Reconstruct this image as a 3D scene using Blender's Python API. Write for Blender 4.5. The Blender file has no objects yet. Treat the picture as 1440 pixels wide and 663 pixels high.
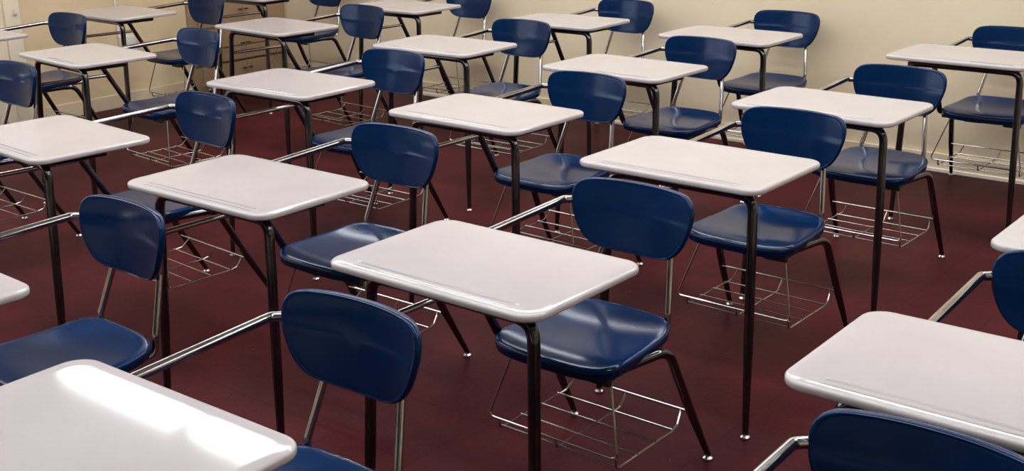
import bpy, bmesh, math, random
from mathutils import Vector, Matrix

# ---------------------------------------------------------------- camera, light, exposure
scene = bpy.context.scene
COL = scene.collection

cam_data = bpy.data.cameras.new('camera')
cam = bpy.data.objects.new('camera', cam_data)
COL.objects.link(cam)
cam_data.sensor_width = 36.0
cam_data.lens = 1697.1 / 1440.0 * 36.0
cam_data.clip_start = 0.05
FWD = Vector((-0.60515, 0.73484, -0.30628))
RGT = Vector((0.77556, 0.63101, -0.01842))
UPV = Vector((-0.17973, 0.24869, 0.95176))
m = Matrix((RGT, UPV, -FWD)).transposed().to_4x4()
m.translation = Vector((0.0, 0.0, 1.6245))
cam.matrix_world = m
scene.camera = cam

world = bpy.data.worlds.new('world')
scene.world = world
world.use_nodes = True
world.node_tree.nodes['Background'].inputs[0].default_value = (0.5, 0.6, 0.8, 1)
world.node_tree.nodes['Background'].inputs[1].default_value = 0.15

LAMP_STRENGTH = 20.0
LAMP_COLOUR = (0.95, 0.965, 1.0, 1)
FILL_STRENGTH = 4.0
vs = scene.view_settings
vs.view_transform = 'Standard'
vs.look = 'None'
vs.exposure = -0.2
vs.gamma = 1.0
vs.use_curve_mapping = False

# ---------------------------------------------------------------- materials
def new_mat(name):
    mt = bpy.data.materials.new(name)
    mt.use_nodes = True
    nt = mt.node_tree
    return mt, nt, nt.nodes['Principled BSDF']

def N(nt, kind, **kw):
    n = nt.nodes.new(kind)
    for k, v in kw.items():
        setattr(n, k, v)
    return n

def noise_mix(nt, bsdf, c1, c2, scale, detail=4, coord='Object', lo=0.35, hi=0.65):
    tc = N(nt, 'ShaderNodeTexCoord')
    nz = N(nt, 'ShaderNodeTexNoise')
    nz.inputs['Scale'].default_value = scale
    nz.inputs['Detail'].default_value = detail
    nt.links.new(tc.outputs[coord], nz.inputs['Vector'])
    rp = N(nt, 'ShaderNodeValToRGB')
    rp.color_ramp.elements[0].position = lo
    rp.color_ramp.elements[1].position = hi
    rp.color_ramp.elements[0].color = (*c1, 1)
    rp.color_ramp.elements[1].color = (*c2, 1)
    nt.links.new(nz.outputs['Fac'], rp.inputs['Fac'])
    nt.links.new(rp.outputs['Color'], bsdf.inputs['Base Color'])
    return tc, nz, rp

def mat_plain(name, c1, c2, scale, rough, metal=0.0, bump=0.0, spec=0.5, bscale=None, coat=0.0):
    mt, nt, b = new_mat(name)
    tc, nz, rp = noise_mix(nt, b, c1, c2, scale)
    b.inputs['Roughness'].default_value = rough
    b.inputs['Metallic'].default_value = metal
    b.inputs['Specular IOR Level'].default_value = spec
    b.inputs['Coat Weight'].default_value = coat
    b.inputs['Coat Roughness'].default_value = 0.08
    if bump:
        n2 = N(nt, 'ShaderNodeTexNoise')
        n2.inputs['Scale'].default_value = bscale or scale * 8
        nt.links.new(tc.outputs['Object'], n2.inputs['Vector'])
        bp = N(nt, 'ShaderNodeBump')
        bp.inputs['Strength'].default_value = bump
        bp.inputs['Distance'].default_value = 0.002
        nt.links.new(n2.outputs['Fac'], bp.inputs['Height'])
        nt.links.new(bp.outputs['Normal'], b.inputs['Normal'])
    return mt

M = {}
M['blue'] = mat_plain('blue_plastic', (0.0003, 0.0125, 0.052), (0.0005, 0.018, 0.072), 6, 0.17, bump=0.04, bscale=60, spec=0.22)
M['chrome'] = mat_plain('chrome_tube', (0.42, 0.40, 0.40), (0.56, 0.54, 0.54), 9, 0.14, metal=1.0)
M['legmetal'] = mat_plain('dark_chrome_leg', (0.085, 0.085, 0.10), (0.13, 0.13, 0.145), 9, 0.13, metal=1.0)
M['wire'] = mat_plain('bright_wire', (0.40, 0.38, 0.36), (0.52, 0.50, 0.47), 20, 0.22, metal=1.0)
M['glide'] = mat_plain('nickel_glide', (0.7, 0.7, 0.7), (0.85, 0.85, 0.85), 20, 0.18, metal=1.0)
M['bracket'] = mat_plain('dark_bracket', (0.02, 0.02, 0.022), (0.035, 0.033, 0.035), 12, 0.4, metal=0.6)
M['baseboard'] = mat_plain('baseboard_paint', (0.70, 0.58, 0.40), (0.76, 0.63, 0.45), 3, 0.45)
M['shoe'] = mat_plain('shoe_mould_paint', (0.78, 0.72, 0.60), (0.84, 0.78, 0.66), 3, 0.4)
M['cabinet'] = mat_plain('cabinet_wood', (0.34, 0.225, 0.13), (0.39, 0.26, 0.155), 2.5, 0.4)
M['cabdark'] = mat_plain('cabinet_gap', (0.07, 0.045, 0.025), (0.09, 0.055, 0.03), 4, 0.6)
M['knob'] = mat_plain('dark_pull', (0.03, 0.022, 0.018), (0.05, 0.035, 0.028), 12, 0.35, metal=0.5)
M['ceiling'] = mat_plain('ceiling_tile', (0.48, 0.47, 0.45), (0.54, 0.53, 0.51), 30, 0.85)
M['whiteplastic'] = mat_plain('white_plastic', (0.75, 0.72, 0.70), (0.8, 0.77, 0.75), 8, 0.4)
M['darkwall'] = mat_plain('dark_board', (0.03, 0.04, 0.035), (0.045, 0.055, 0.05), 5, 0.6)
M['doorpaint'] = mat_plain('door_paint', (0.82, 0.71, 0.53), (0.86, 0.75, 0.57), 3, 0.4)

def wall_mat(name, c1, c2):
    return mat_plain(name, c1, c2, 1.3, 0.42, bump=0.12, bscale=45, spec=0.4)
M['wall_l'] = wall_mat('left_wall_shaded_paint', (0.72, 0.56, 0.345), (0.78, 0.615, 0.39))  # same paint as elsewhere; its yellower, dimmer light is mixed into this colour
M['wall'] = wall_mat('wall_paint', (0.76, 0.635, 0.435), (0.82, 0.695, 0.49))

def desk_mat():
    mt, nt, b = new_mat('cream_laminate')
    tc, nz, rp = noise_mix(nt, b, (0.445, 0.405, 0.40), (0.47, 0.43, 0.425), 5)
    b.inputs['Roughness'].default_value = 0.075
    b.inputs['Specular IOR Level'].default_value = 0.45
    sep = N(nt, 'ShaderNodeSeparateXYZ')
    nt.links.new(tc.outputs['Object'], sep.inputs[0])
    def mth(op, a, bval, clamp=False):
        n = N(nt, 'ShaderNodeMath', operation=op, use_clamp=clamp)
        if isinstance(a, (int, float)): n.inputs[0].default_value = a
        else: nt.links.new(a, n.inputs[0])
        if isinstance(bval, (int, float)): n.inputs[1].default_value = bval
        elif bval is not None: nt.links.new(bval, n.inputs[1])
        return n.outputs[0]
    # two shallow grooves near the front edge
    out = None
    for yc, hw in ((-0.163, 0.0065), (-0.183, 0.0045)):
        d = mth('ABSOLUTE', mth('SUBTRACT', sep.outputs['Y'], yc), None)
        g = mth('SUBTRACT', 1.0, mth('DIVIDE', d, hw), True)
        out = g if out is None else mth('MAXIMUM', out, g)
    ax = mth('ABSOLUTE', sep.outputs['X'], None)
    mx = mth('MULTIPLY', mth('SUBTRACT', 0.235, ax), 80.0, True)
    out = mth('MULTIPLY', out, mx)
    hgt = mth('SUBTRACT', 1.0, out)
    bp = N(nt, 'ShaderNodeBump')
    bp.inputs['Strength'].default_value = 0.8
    bp.inputs['Distance'].default_value = 0.0035
    nt.links.new(hgt, bp.inputs['Height'])
    nt.links.new(bp.outputs['Normal'], b.inputs['Normal'])
    return mt
M['desk'] = desk_mat()

def floor_mat():
    mt, nt, b = new_mat('maroon_floor_tile')
    tc, nz, rp = noise_mix(nt, b, (0.036, 0.0056, 0.0080), (0.082, 0.0120, 0.0150), 1.6, 8)
    rp.color_ramp.elements[0].position = 0.36
    rp.color_ramp.elements[1].position = 0.64
    # fine speckle, stays with the tile
    vo = N(nt, 'ShaderNodeTexVoronoi')
    vo.inputs['Scale'].default_value = 16
    nt.links.new(tc.outputs['Object'], vo.inputs['Vector'])
    lt = N(nt, 'ShaderNodeMath', operation='LESS_THAN')
    nt.links.new(vo.outputs['Distance'], lt.inputs[0]); lt.inputs[1].default_value = 0.022
    mix = N(nt, 'ShaderNodeMixRGB')
    mix.inputs['Color2'].default_value = (0.35, 0.25, 0.24, 1)
    nt.links.new(lt.outputs[0], mix.inputs['Fac'])
    nt.links.new(rp.outputs['Color'], mix.inputs['Color1'])
    # tile seams
    br = N(nt, 'ShaderNodeTexBrick')
    br.offset = 0.0
    br.inputs['Scale'].default_value = 1.0
    br.inputs['Brick Width'].default_value = 0.305
    br.inputs['Row Height'].default_value = 0.305
    br.inputs['Mortar Size'].default_value = 0.0022
    br.inputs['Mortar Smooth'].default_value = 0.5
    br.inputs['Color1'].default_value = (1, 1, 1, 1)
    br.inputs['Color2'].default_value = (0.86, 0.86, 0.86, 1)
    br.inputs['Mortar'].default_value = (0.4, 0.4, 0.4, 1)
    nt.links.new(tc.outputs['Object'], br.inputs['Vector'])
    mul = N(nt, 'ShaderNodeMixRGB', blend_type='MULTIPLY')
    mul.inputs['Fac'].default_value = 0.7
    nt.links.new(mix.outputs['Color'], mul.inputs['Color1'])
    nt.links.new(br.outputs['Color'], mul.inputs['Color2'])
    nt.links.new(mul.outputs['Color'], b.inputs['Base Color'])
    b.inputs['Roughness'].default_value = 0.42
    b.inputs['Specular IOR Level'].default_value = 0.05
    n2 = N(nt, 'ShaderNodeTexNoise'); n2.inputs['Scale'].default_value = 90; n2.inputs['Detail'].default_value = 3
    nt.links.new(tc.outputs['Object'], n2.inputs['Vector'])
    bp = N(nt, 'ShaderNodeBump'); bp.inputs['Strength'].default_value = 0.25; bp.inputs['Distance'].default_value = 0.003
    nt.links.new(n2.outputs['Fac'], bp.inputs['Height'])
    nt.links.new(bp.outputs['Normal'], b.inputs['Normal'])
    return mt
M['floor'] = floor_mat()

def emit_mat(name, col, s):
    mt = bpy.data.materials.new(name); mt.use_nodes = True
    nt = mt.node_tree; nt.nodes.clear()
    e = N(nt, 'ShaderNodeEmission'); o = N(nt, 'ShaderNodeOutputMaterial')
    e.inputs[0].default_value = col; e.inputs[1].default_value = s
    nt.links.new(e.outputs[0], o.inputs[0])
    return mt
M['lamp'] = emit_mat('lamp_diffuser', LAMP_COLOUR, LAMP_STRENGTH)
M['fill_glow'] = emit_mat('fill_glow_pane', (0.80, 0.90, 1.0, 1), FILL_STRENGTH)

# ---------------------------------------------------------------- mesh helpers
def link(name, bm, mat, parent=None, smooth=True, angle=40):
    bmesh.ops.recalc_face_normals(bm, faces=bm.faces)
    me = bpy.data.meshes.new(name)
    bm.to_mesh(me); bm.free()
    if smooth:
        me.polygons.foreach_set('use_smooth', [True] * len(me.polygons))
        me.set_sharp_from_angle(angle=math.radians(angle))
    me.materials.append(mat)
    o = bpy.data.objects.new(name, me)
    COL.objects.link(o)
    if parent is not None:
        o.parent = parent
    return o

def box(bm, x0, x1, y0, y1, z0, z1, bev=0.0):
    vs_ = [bm.verts.new((x, y, z)) for x in (x0, x1) for y in (y0, y1) for z in (z0, z1)]
    idx = [(0, 1, 3, 2), (4, 6, 7, 5), (0, 4, 5, 1), (2, 3, 7, 6), (0, 2, 6, 4), (1, 5, 7, 3)]
    fs = [bm.faces.new([vs_[i] for i in f]) for f in idx]
    if bev:
        es = list({e for f in fs for e in f.edges})
        bmesh.ops.bevel(bm, geom=es, offset=bev, segments=2, affect='EDGES', profile=0.5)

def fillet(pts, radius, n=6):
    """round the corners of a polyline; pts may carry a 4th value (tube radius)"""
    P = [Vector(p[:3]) for p in pts]
    Rr = [p[3] if len(p) > 3 else None for p in pts]
    out = [(P[0], Rr[0])]
    for i in range(1, len(P) - 1):
        a, b, c = P[i - 1], P[i], P[i + 1]
        u = (a - b); w = (c - b)
        lu, lw = u.length, w.length
        u.normalize(); w.normalize()
        ang = u.angle(w)
        if ang > math.radians(176):
            out.append((b, Rr[i])); continue
        d = min(radius / math.tan(ang / 2), lu * 0.48, lw * 0.48)
        p0 = b + u * d; p2 = b + w * d
        for k in range(n + 1):
            t = k / n
            out.append((p0 * (1 - t) ** 2 + b * 2 * t * (1 - t) + p2 * t * t, Rr[i]))
    out.append((P[-1], Rr[-1]))
    return out

def tube(bm, pts, r, bend=0.03, seg=12, n=6):
    path = fillet(pts, bend, n)
    P = [p for p, _ in path]
    R = [(q if q is not None else r) for _, q in path]
    rings = []
    t0 = (P[1] - P[0]).normalized()
    ref = Vector((0, 0, 1)) if abs(t0.z) < 0.9 else Vector((1, 0, 0))
    nrm = t0.cross(ref).normalized()
    for i in range(len(P)):
        if i == 0: t = P[1] - P[0]
        elif i == len(P) - 1: t = P[-1] - P[-2]
        else: t = (P[i + 1] - P[i]).normalized() + (P[i] - P[i - 1]).normalized()
        t.normalize()
        nrm = (nrm - t * nrm.dot(t)).normalized()
        bn = t.cross(nrm)
        rings.append([bm.verts.new(P[i] + (nrm * math.cos(2 * math.pi * k / seg) + bn * math.sin(2 * math.pi * k / seg)) * R[i]) for k in range(seg)])
    for a, b in zip(rings[:-1], rings[1:]):
        for k in range(seg):
            bm.faces.new((a[k], a[(k + 1) % seg], b[(k + 1) % seg], b[k]))
    bm.faces.new(rings[0]); bm.faces.new(rings[-1])

def lathe(bm, cx, cy, prof, seg=16):
    rings = [[bm.verts.new((cx + r * math.cos(2 * math.pi * k / seg), cy + r * math.sin(2 * math.pi * k / seg), z)) for k in range(seg)] for r, z in prof]
    for a, b in zip(rings[:-1], rings[1:]):
        for k in range(seg):
            bm.faces.new((a[k], a[(k + 1) % seg], b[(k + 1) % seg], b[k]))
    bm.faces.new(rings[0]); bm.faces.new(rings[-1])

def loft(bm, rings, cap_first=True, cap_last=True):
    R = [[bm.verts.new(p) for p in ring] for ring in rings]
    n = len(R[0])
    for a, b in zip(R[:-1], R[1:]):
        for k in range(n):
            bm.faces.new((a[k], a[(k + 1) % n], b[(k + 1) % n], b[k]))
    if cap_first: bm.faces.new(R[0])
    if cap_last: bm.faces.new(R[-1])

def empty(name, loc, rz=0.0):
    o = bpy.data.objects.new(name, None)
    COL.objects.link(o)
    o.location = loc; o.rotation_euler = (0, 0, rz)
    o.empty_display_size = 0.1
    return o

def tag(o, label=None, cat=None, group=None, kind=None):
    if label: o['label'] = label
    if cat: o['category'] = cat
    if group: o['group'] = group
    if kind: o['kind'] = kind
    return o

# ---------------------------------------------------------------- the room
S0, S1 = -7.15, 2.6          # left wall / right wall
T0, T1 = -2.6, 6.02          # front wall / back wall
H = 2.8
TH = 0.15

def slab(name, x0, x1, y0, y1, z0, z1, mat, bev=0.0):
    bm = bmesh.new(); box(bm, x0, x1, y0, y1, z0, z1, bev)
    o = link(name, bm, mat, smooth=False)
    return tag(o, kind='structure')

slab('floor', S0 - TH, S1 + TH, T0 - TH, T1 + TH + 0.1, -0.1, 0.0, M['floor'])
slab('ceiling', S0 - TH, S1 + TH, T0 - TH, T1 + TH + 0.1, H, H + 0.1, M['ceiling'])
slab('wall_back', S0 - TH, S1 + TH, T1, T1 + TH, 0, H, M['wall'])
slab('wall_right', S1, S1 + TH, T0, T1, 0, H, M['wall'])
slab('wall_front', S0 - TH, S1 + TH, T0 - TH, T0, 0, H, M['wall'])
# left wall with an opening for a made-up glowing pane left of the frame
WY0, WY1, WZ0, WZ1 = -1.2, 2.6, 0.95, 2.35
def wall_left():
    bm = bmesh.new()
    box(bm, S0 - TH, S0, T0, WY0, 0, H)
    box(bm, S0 - TH, S0, WY1, T1, 0, H)
    box(bm, S0 - TH, S0, WY0, WY1, 0, WZ0)
    box(bm, S0 - TH, S0, WY0, WY1, WZ1, H)
    tag(link('wall_left', bm, M['wall_l'], smooth=False), kind='structure')
wall_left()
def fill_window():  # added out of view to give the left seats a bluish sheen
    bm = bmesh.new()
    for y in (WY0, (WY0 + WY1) / 2 - 0.03, WY1 - 0.06):
        box(bm, S0 - 0.12, S0 + 0.02, y, y + 0.06, WZ0, WZ1)
    box(bm, S0 - 0.12, S0 + 0.03, WY0, WY1, WZ0, WZ0 + 0.06)
    box(bm, S0 - 0.12, S0 + 0.02, WY0, WY1, WZ1 - 0.06, WZ1)
    w = link('fill_window_1', bm, M['whiteplastic'], smooth=False)
    tag(w, kind='structure')
    bm = bmesh.new()
    box(bm, S0 - 0.11, S0 - 0.10, WY0 + 0.06, WY1 - 0.06, WZ0 + 0.06, WZ1 - 0.06)
    link('pane', bm, M['fill_glow'], w, smooth=False)
fill_window()

# baseboards: flat board plus a pale shoe mould at the floor
def baseboard(name, x0, x1, y0, y1, axis, sgn):
    bm = bmesh.new(); box(bm, x0, x1, y0, y1, 0.012, 0.095, 0.002)
    b = tag(link(name, bm, M['baseboard'], smooth=False), kind='structure')
    bm = bmesh.new()
    if axis == 'y': box(bm, x0, x1, min(y0, y1) - 0.010, y1, 0.0, 0.020, 0.003)
    else: box(bm, x0, x1 + 0.010, y0, y1, 0.0, 0.020, 0.003)
    link('shoe_mould', bm, M['shoe'], b, smooth=False)
baseboard('baseboard_back', S0 + 0.001, S1, T1 - 0.012, T1, 'y', -1)

bm = bmesh.new(); box(bm, S0, S0 + 0.012, 4.0, 5.10, 0.0, 0.09, 0.002)
tag(link('baseboard_left', bm, M['baseboard'], smooth=False), kind='structure')

# cream door at the left edge of the picture, in the left wall
def door():
    bm = bmesh.new()
    box(bm, S0, S0 + 0.035, 3.80, 3.90, 0, 2.10, 0.003)
    box(bm, S0, S0 + 0.035, 2.80, 2.90, 0, 2.10, 0.003)
    box(bm, S0, S0 + 0.035, 2.80, 3.90, 2.10, 2.20, 0.003)
    d = tag(link('door_1', bm, M['doorpaint'], smooth=False), kind='structure')
    bm = bmesh.new()
    box(bm, S0, S0 + 0.018, 2.90, 3.80, 0.01, 2.10, 0.002)
    link('door_leaf', bm, M['doorpaint'], d, smooth=False)
    bm = bmesh.new()
    tube(bm, [(S0 + 0.033, 3.865, 0.70), (S0 + 0.055, 3.865, 0.705), (S0 + 0.055, 3.865, 0.735)], 0.009, 0.01, 8)
    h = link('hook', bm, M['whiteplastic'], d)
    h['label'] = 'small white hook'
door()

# green-black board added behind the camera to darken reflections in the chairs
def unseen_board():
    root = empty('unseen_board', (0, T0, 0))
    tag(root, 'wide dark board in a pale frame, added unseen to darken reflections in the chairs', 'unseen_board')
    bm = bmesh.new(); box(bm, -6.2, 1.4, 0.002, 0.022, 0.75, 2.15)
    link('board', bm, M['darkwall'], root, smooth=False)
    bm = bmesh.new()
    box(bm, -6.25, 1.45, 0.002, 0.032, 2.15, 2.20); box(bm, -6.25, 1.45, 0.002, 0.10, 0.71, 0.75)
    box(bm, -6.25, -6.2, 0.002, 0.032, 0.75, 2.15); box(bm, 1.4, 1.45, 0.002, 0.032, 0.75, 2.15)
    link('board_frame', bm, M['whiteplastic'], root, smooth=False)
unseen_board()

# ---------------------------------------------------------------- built-in cupboard in the back left corner
def cupboard():
    y0, y1 = 5.14, 6.00
    root = empty('wall_cupboard', (S0, 0, 0))
    tag(root, 'tan wooden built-in cupboard with small dark pulls in the far left corner of the room', 'cupboard')
    fx = 0.030
    bm = bmesh.new(); box(bm, 0.0, fx, y0, y1, 0.0, 2.15, 0.002)
    link('cabinet_body', bm, M['cabinet'], root, smooth=False)
    ymid = 5.607
    ylo, yhi = 5.215, 5.985
    tiers = [(0.035, 0.172, 0.123), (0.190, 0.280, 0.250), (0.292, 0.425, 0.305), (0.445, 1.20, 0.548), (1.22, 2.10, 1.28)]
    for z0, z1, kz in tiers:
        for side in (-1, 1):
            a, b = (ylo, ymid - 0.0015) if side < 0 else (ymid + 0.0015, yhi)
            bm = bmesh.new()
            box(bm, fx + 0.0005, fx + 0.012, a, b, z0, z1, 0.003)
            d = link('cupboard_door' if z1 - z0 > 0.3 else 'drawer_front', bm, M['cabinet'], root, smooth=False)
            bm = bmesh.new()
            yk = ymid + side * 0.026
            tube(bm, [(fx + 0.011, yk - 0.012, kz), (fx + 0.034, yk - 0.010, kz), (fx + 0.034, yk + 0.010, kz), (fx + 0.011, yk + 0.012, kz)], 0.0042, 0.008, 8)
            link('pull', bm, M['knob'], d)
    bm = bmesh.new(); box(bm, fx + 0.0, fx + 0.004, y0 + 0.02, y1 - 0.005, 0.176, 0.186)
    link('gap_rail', bm, M['cabdark'], root, smooth=False)
cupboard()

# pale conduit and socket box on the left wall, behind the far desks
def conduit():
    bm = bmesh.new()
    tube(bm, [(S0 + 0.010, 4.588, 0.47), (S0 + 0.010, 4.588, 2.75)], 0.0085, 0.01, 10)
    root = empty('wall_conduit', (0, 0, 0))
    tag(root, 'thin white vertical conduit with a square socket box on the tan left wall', 'conduit')
    link('pipe', bm, M['whiteplastic'], root)
    bm = bmesh.new(); box(bm, S0 + 0.0005, S0 + 0.035, 4.585, 4.70, 0.355, 0.47, 0.004)
    b = link('socket_box', bm, M['whiteplastic'], root, smooth=False)
    for z in (0.385, 0.435):
        bm = bmesh.new(); box(bm, S0 + 0.034, S0 + 0.037, 4.618, 4.667, z - 0.014, z + 0.014, 0.001)
        link('socket', bm, M['whiteplastic'], b, smooth=False)
conduit()

# ---------------------------------------------------------------- ceiling fluorescent fixtures (rows run along the back wall)
def ceiling_light():
    root = empty('ceiling_light', (0, 0, H))
    L, Wd = 1.16, 0.30
    bm = bmesh.new()
    box(bm, -L / 2, L / 2, -Wd / 2, -Wd / 2 + 0.02, -0.05, 0, 0.002)
    box(bm, -L / 2, L / 2, Wd / 2 - 0.02, Wd / 2, -0.05, 0, 0.002)
    box(bm, -L / 2, -L / 2 + 0.02, -Wd / 2 + 0.02, Wd / 2 - 0.02, -0.05, 0, 0.002)
    box(bm, L / 2 - 0.02, L / 2, -Wd / 2 + 0.02, Wd / 2 - 0.02, -0.05, 0, 0.002)
    link('lamp_frame', bm, M['whiteplastic'], root, smooth=False)
    bm = bmesh.new()
    box(bm, -L / 2 + 0.02, L / 2 - 0.02, -Wd / 2 + 0.02, Wd / 2 - 0.02, -0.042, -0.030)
    link('diffuser', bm, M['lamp'], root, smooth=False)
    return root

def copy_tree(o, parent=None):
    c = o.copy(); COL.objects.link(c)
    if parent is not None: c.parent = parent
    for ch in list(o.children):
        copy_tree(ch, c)
    return c

lamp0 = ceiling_light()
first = True
ROWS = {-0.05: 'added line nearest the front wall', 1.70: 'second line from the front wall', 3.45: 'second line from the back wall', 5.20: 'added line nearest the back wall'}
PLACE = ['first from left wall', 'second from left wall', 'third from left wall', 'third from right wall', 'second from right wall', 'first from right wall']
for ty in (-0.05, 1.70, 3.45, 5.20):  # first and last rows are added to brighten the near desk and back wall
    for k in range(6 if ty > 0 else 4):  # front row stops short to leave the near right darker
        L_ = lamp0 if first else copy_tree(lamp0)
        first = False
        L_.location = (-5.70 + 1.27 * k, ty, H)
        tag(L_, 'ceiling light in the %s, %s' % (ROWS[ty], PLACE[k] if ty > 0 or k < 3 else 'fourth from left wall'), 'ceiling light', 'fluorescent lights on the ceiling')

# ---------------------------------------------------------------- the student desk (desk and chair are one welded piece)
DW, DD = 0.61, 0.419
ZT, ZB = 0.735, 0.7180

def rounded_rect(hx, hy, r, n=8):
    pts = []
    for cx, cy, a0 in ((hx - r, hy - r, 0), (-hx + r, hy - r, 90), (-hx + r, -hy + r, 180), (hx - r, -hy + r, 270)):
        for k in range(n + 1):
            a = math.radians(a0 + 90 * k / n)
            pts.append((cx + r * math.cos(a), cy + r * math.sin(a)))
    return pts

def make_desktop(root):
    rings = []
    for inset, z in ((0.10, ZT), (0.03, ZT), (0.007, ZT), (0.0035, ZT - 0.0006), (0.001, ZT - 0.0028), (0.0, ZT - 0.006), (0.0, ZT - 0.0125), (0.0010, ZT - 0.0155), (0.0035, ZB), (0.05, ZB)):
        r = max(0.050 - inset * 0.6, 0.01)
        rings.append([(x, y, z) for x, y in rounded_rect(DW / 2 - inset, DD / 2 - inset, r)])
    bm = bmesh.new(); loft(bm, rings)
    return link('desktop', bm, M['desk'], root, angle=60)

SEAT_YC, SEAT_HY = 0.396, 0.176
def seat_z(x, y, s):
    t = (y - SEAT_YC) / SEAT_HY            # -1 front .. 1 rear
    z = 0.436
    z -= 0.008 * (1 - (x / 0.2) ** 2) * (1 - t * t)              # dish
    z += 0.016 * max(0, (t - 0.15) / 0.85) ** 2                  # rear lift
    z -= 0.012 * max(0, (-t - 0.55) / 0.45) ** 2                 # front roll
    z -= 0.0035 * max(0, (s - 0.93) / 0.07) ** 2
    return z

def make_seat(root):
    n = 64
    def outline(s):
        pts = []
        for k in range(n):
            a = 2 * math.pi * k / n
            ex = 2 / 5.4
            cx = math.copysign(abs(math.cos(a)) ** ex, math.cos(a))
            cy = math.copysign(abs(math.sin(a)) ** ex, math.sin(a))
            y = SEAT_YC + SEAT_HY * cy * s
            wd = 0.199 - 0.024 * (cy * 0.5 + 0.5)
            y -= 0.010 * (1 - cx * cx) * (1 if cy < 0 else -0.6) * s
            pts.append((wd * cx * s, y))
        return pts
    rings = []
    for s in (0.12, 0.3, 0.48, 0.64, 0.78, 0.88, 0.94, 0.975):
        rings.append([(x, y, seat_z(x, y, s)) for x, y in outline(s)])
    o1 = outline(1.0)
    rings.append([(x, y, seat_z(x, y, 1.0) - 0.003) for x, y in outline(0.996)])
    rings.append([(x, y, seat_z(x, y, 1.0) - 0.009) for x, y in o1])
    rings.append([(x, y, seat_z(x, y, 1.0) - 0.012) for x, y in outline(0.990)])
    rings.append([(x, y, seat_z(x, y, 1.0) - 0.024) for x, y in outline(0.988)])
    rings.append([(x, y, seat_z(x, y, 1.0) - 0.026) for x, y in outline(0.975)])
    rings.append([(x, y, seat_z(x, y, 0.8) - 0.014) for x, y in outline(0.93)])
    rings.append([(x, y, seat_z(x, y, 0.8) - 0.010) for x, y in outline(0.5)])
    bm = bmesh.new(); loft(bm, rings)
    return link('seat', bm, M['blue'], root, angle=50)

def catmull(P, n):
    out = []
    L = len(P)
    for i in range(L):
        p0, p1, p2, p3 = P[i - 1], P[i], P[(i + 1) % L], P[(i + 2) % L]
        for k in range(n):
            t = k / n
            out.append(tuple(0.5 * (2 * p1[j] + (p2[j] - p0[j]) * t + (2 * p0[j] - 5 * p1[j] + 4 * p2[j] - p3[j]) * t * t + (3 * p1[j] - p0[j] - 3 * p2[j] + p3[j]) * t ** 3) for j in (0, 1)))
    return out

BR_W, BR_ZT, BR_ZB, BR_Y = 0.189, 0.777, 0.588, 0.617
def back_y(x, tz):
    y = BR_Y - 0.034 * (x / BR_W) ** 2 + 0.030 * (tz - 0.5)
    u = min(1, max(0, (tz - 0.56) / 0.05))
    y -= 0.0013 * (1 - u * u * (3 - 2 * u))          # small ledge across the middle
    return y

def make_backrest(root):
    half = [(0.50, 0.995), (0.81, 0.970), (0.950, 0.890), (1.0, 0.74), (0.970, 0.52), (0.865, 0.27), (0.70, 0.09), (0.45, 0.015)]
    P = [(0, 1.0)] + half + [(0, 0.0)] + [(-a, b) for a, b in reversed(half)]
    O = catmull(P, 5)
    def ring(s, dy):
        out = []
        for a, b in O:
            x = a * s * BR_W
            tz = 0.53 + (b - 0.53) * s
            out.append((x, back_y(x, tz) + dy, BR_ZB + (BR_ZT - BR_ZB) * tz))
        return out
    rings = [ring(s, 0) for s in (0.1, 0.22, 0.34, 0.46, 0.58, 0.70, 0.80, 0.88, 0.915)]
    rings += [ring(0.935, 0.0004), ring(0.95, 0.0), ring(0.968, -0.0006), ring(0.985, 0.001), ring(0.997, 0.005), ring(1.0, 0.010), ring(0.993, 0.016), ring(0.975, 0.018), ring(0.95, 0.012), ring(0.6, 0.010), ring(0.15, 0.010)]
    bm = bmesh.new(); loft(bm, rings)
    b = link('backrest', bm, M['blue'], root, angle=50)
    for sx in (-1, 1):
        for z in (0.655, 0.725):
            tz = (z - BR_ZB) / (BR_ZT - BR_ZB)
            x = sx * 0.102
            y = back_y(x, tz) + 0.028
            bm = bmesh.new()
            tube(bm, [(x, y, z), (x, y + 0.008, z, 0.004)], 0.006, 0.01, 8)
            link('rivet', bm, M['glide'], b)
    return b

def leg_glide(leg, x, y):
    bm = bmesh.new()
    lathe(bm, x, y, [(0.0125, 0.0), (0.0145, 0.003), (0.0140, 0.007), (0.0085, 0.011), (0.0070, 0.022)])
    link('glide', bm, M['glide'], leg)

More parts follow.
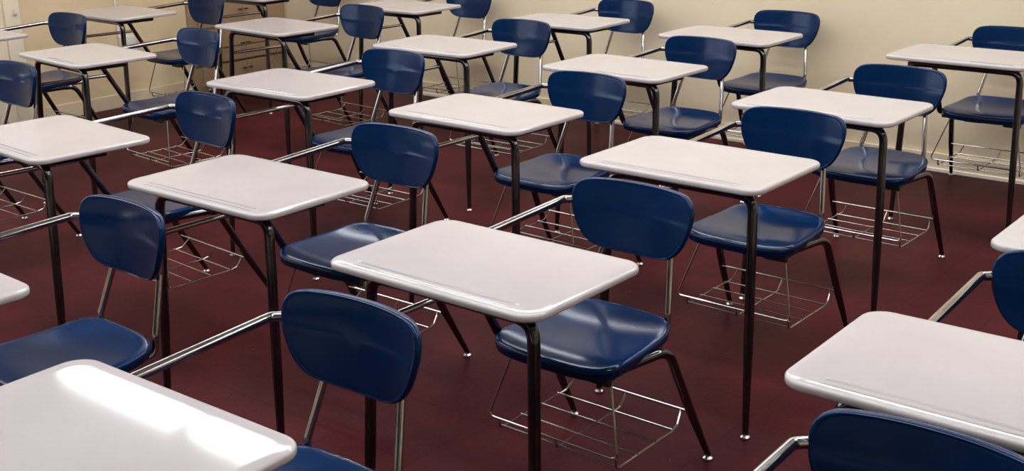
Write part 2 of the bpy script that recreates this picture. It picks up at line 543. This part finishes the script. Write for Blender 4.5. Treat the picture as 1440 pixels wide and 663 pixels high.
def make_unit():
    root = empty('student_desk', (0, 0, 0))
    make_desktop(root)
    yF = -0.192
    yR = -0.152
    zR = 0.7020
    # front legs: each comes down from the rail under the desktop
    for nm_, x_top, x_bot, xin in (('r', 0.265, 0.299, 0.17), ('l', -0.205, -0.212, -0.11)):
        bm = bmesh.new()
        tube(bm, [(xin, yR, zR, 0.0138), (x_top, yR, zR, 0.0140), (x_top + (x_bot - x_top) * 0.61, yR - 0.0305, 0.28, 0.0140), (x_bot, yF - 0.010, 0.016, 0.0090)], 0.0138, 0.070, 14)
        lg = link('front_leg', bm, M['legmetal'], root)
        leg_glide(lg, x_bot, yF - 0.010)
    bm = bmesh.new()
    tube(bm, [(-0.12, yR, zR), (0.18, yR, zR)], 0.0136, 0.02, 12)
    link('front_rail', bm, M['legmetal'], root)
    bm = bmesh.new()
    tube(bm, [(0.235, yR + 0.005, zR + 0.002), (0.250, 0.055, zR + 0.002)], 0.0105, 0.02, 12)
    link('side_rail', bm, M['bracket'], root)
    # armrest tube: runs under the desktop and hooks behind the backrest
    bm = bmesh.new()
    tube(bm, [(-0.200, yR, 0.7005), (-0.201, 0.21, 0.7005), (-0.206, 0.578, 0.712), (-0.165, 0.634, 0.706), (-0.09, 0.642, 0.700)], 0.0108, 0.022, 14)
    link('arm_tube', bm, M['chrome'], root)
    # lower side brace
    bm = bmesh.new()
    tube(bm, [(-0.203, yR - 0.008, 0.586), (-0.206, 0.200, 0.580)], 0.0088, 0.02, 12)
    link('side_brace', bm, M['chrome'], root)
    # diagonal strut from the desktop down beside the seat
    bm = bmesh.new()
    tube(bm, [(-0.200, 0.110, 0.701), (-0.201, 0.126, 0.701), (-0.209, 0.300, 0.405), (-0.205, 0.400, 0.403)], 0.0125, 0.035, 14)
    link('desk_strut', bm, M['legmetal'], root)
    # rear legs
    for sx, xf, xa, xm in ((1, 0.197, 0.165, 0.196), (-1, -0.262, -0.205, -0.215)):
        bm = bmesh.new()
        tube(bm, [(xa, 0.300 if sx > 0 else 0.385, 0.403, 0.0125), (xm, 0.482, 0.403, 0.0128), (xm + (xf - xm) * 0.55, 0.592, 0.20, 0.0128), (xf, 0.700, 0.016, 0.0086)], 0.0125, 0.075, 14, 9)
        lg = link('rear_leg', bm, M['legmetal'], root)
        leg_glide(lg, xf, 0.700)
    make_seat(root)
    # steel brackets under the seat
    bm = bmesh.new()
    box(bm, -0.195, 0.165, 0.285, 0.315, 0.386, 0.404, 0.003)
    box(bm, 0.100, 0.176, 0.246, 0.262, 0.380, 0.412, 0.002)
    box(bm, -0.075, 0.000, 0.246, 0.262, 0.384, 0.412, 0.002)
    box(bm, -0.200, 0.185, 0.435, 0.465, 0.386, 0.404, 0.003)
    box(bm, 0.140, 0.172, 0.262, 0.47, 0.388, 0.412, 0.003)
    box(bm, -0.185, -0.150, 0.262, 0.47, 0.388, 0.412, 0.003)
    link('seat_bracket', bm, M['bracket'], root, smooth=False)
    make_backrest(root)
    # uprights carrying the backrest
    for sx in (-1, 1):
        bm = bmesh.new()
        tube(bm, [(sx * 0.105, 0.455, 0.402), (sx * 0.128, 0.578, 0.402), (sx * 0.129, 0.585, 0.455), (sx * 0.104, 0.632, 0.60), (sx * 0.101, 0.652, 0.745)], 0.0090, 0.028, 12)
        link('back_upright', bm, M['chrome'], root)
    # wire book basket
    bm = bmesh.new()
    wr, wf = 0.0034, 0.0029
    zf, zr = 0.158, 0.184
    # front rail and its two hangers in one bent wire
    tube(bm, [(-0.148, 0.30, 0.405), (-0.222, 0.262, zr), (0.193, 0.262, zr), (0.142, 0.30, 0.405)], wr, 0.015, 8, 4)
    # rear rail welded to the rear legs
    tube(bm, [(-0.243, 0.586, 0.192), (0.199, 0.586, 0.192)], wr, 0.01, 8)
    for x in (-0.183, 0.003, 0.189):
        tube(bm, [(x, 0.262, zr), (x, 0.264, zf), (x, 0.522, zf), (x * 0.98, 0.552, zf + 0.004), (x * 0.94, 0.583, 0.192)], wf, 0.010, 8, 4)
    for y in (0.272, 0.355, 0.438, 0.520):
        tube(bm, [(-0.186, y, zf + 0.004), (0.192, y, zf + 0.004)], wf, 0.01, 8)
    link('book_basket', bm, M['wire'], root)
    return root

UNITS = [
 ('A', -1.688, 1.944, 0.00), ('B', -2.683, 2.080, 0.73), ('C', -3.699, 2.076, -3.77), ('D', -1.768, 3.019, -0.15),
 ('E', -2.749, 3.202, -0.84), ('F', -3.780, 3.191, 0.76), ('G', -5.160, 3.135, -4.78), ('H', -1.806, 3.998, -0.53),
 ('I', -2.854, 4.236, -1.23), ('J', -3.912, 4.268, 1.08), ('K', -5.134, 4.267, -3.90), ('M', -1.766, 5.280, 0.42),
 ('N', -2.928, 5.265, 0.11), ('O', -3.926, 5.250, 1.04), ('P', -5.138, 5.255, 0.28), ('L', -6.409, 4.150, -2.61),
 ('R', -1.641, 0.900, 1.56), ('S', -2.671, 1.046, -1.72), ('U', -6.311, 3.132, -0.39), ('V', -0.573, 1.990, 0.75),
 ('X', -0.533, 2.944, 0.50), ('W', -0.551, 1.035, 0.00), ('T', -4.972, 2.050, 0.00), ('Q', -6.410, 5.181, 0.00),
]
LABELS = {
 'A': 'cream-topped desk with blue seat in the centre foreground, wire basket fully in view',
 'B': 'cream-topped desk left of the foreground centre one, pale sheen on its blue seat',
 'C': 'cream desk cut by the left edge at mid height, chair back over its corner',
 'D': 'cream desk directly behind the centre foreground desk, its front glide in view below',
 'E': 'cream-topped desk in the very middle of the picture, maroon floor around it',
 'F': 'cream desk in line right behind the one cut by the left edge at mid height',
 'G': 'small cream desk at upper left, its legs and diagonal strut against tan wall',
 'H': 'cream desk right of centre, one in front of the rightmost back wall desk',
 'I': 'cream desk upper right of the middle one, front leg crossing its glossy seat',
 'J': 'cream desk upper left of centre, one in front of the back wall row',
 'K': 'cream desk standing right in front of the tan corner cupboard and its pulls',
 'L': 'cream desk nearest the left wall, white conduit rising behind its top',
 'M': 'rightmost cream desk of the back wall row, cut by the right edge',
 'N': 'cream desk second from the right in the row against the back wall',
 'O': 'cream desk third from the right in the row against the back wall',
 'P': 'cream desk fourth from the right in the back wall row, touching the top edge',
 'Q': 'desk in the far corner by the cupboard, its top cut by the upper edge',
 'R': 'nearest cream desk at bottom left, white light streaks mirrored in its top',
 'S': 'desk at the left edge with large blue seat and only a corner of its top',
 'T': 'desk at the far left edge with only its blue chair back in view',
 'U': 'desk at upper left edge, blue chair back against tan wall and one desktop tip',
 'V': 'large cream desk at the lower right edge, chair back cut by the frame',
 'W': 'desk at bottom right with only a dark blue chair back and chrome arm in view',
 'X': 'desk at the right edge with only the left corner of its cream top in view',
}
proto = make_unit()
for i, (k, x, y, a) in enumerate(UNITS):
    u = proto if i == 0 else copy_tree(proto)
    u.location = (x, y, 0)
    u.rotation_euler = (0, 0, math.radians(a))
    tag(u, LABELS[k], 'school desk', 'student desks with attached chairs')
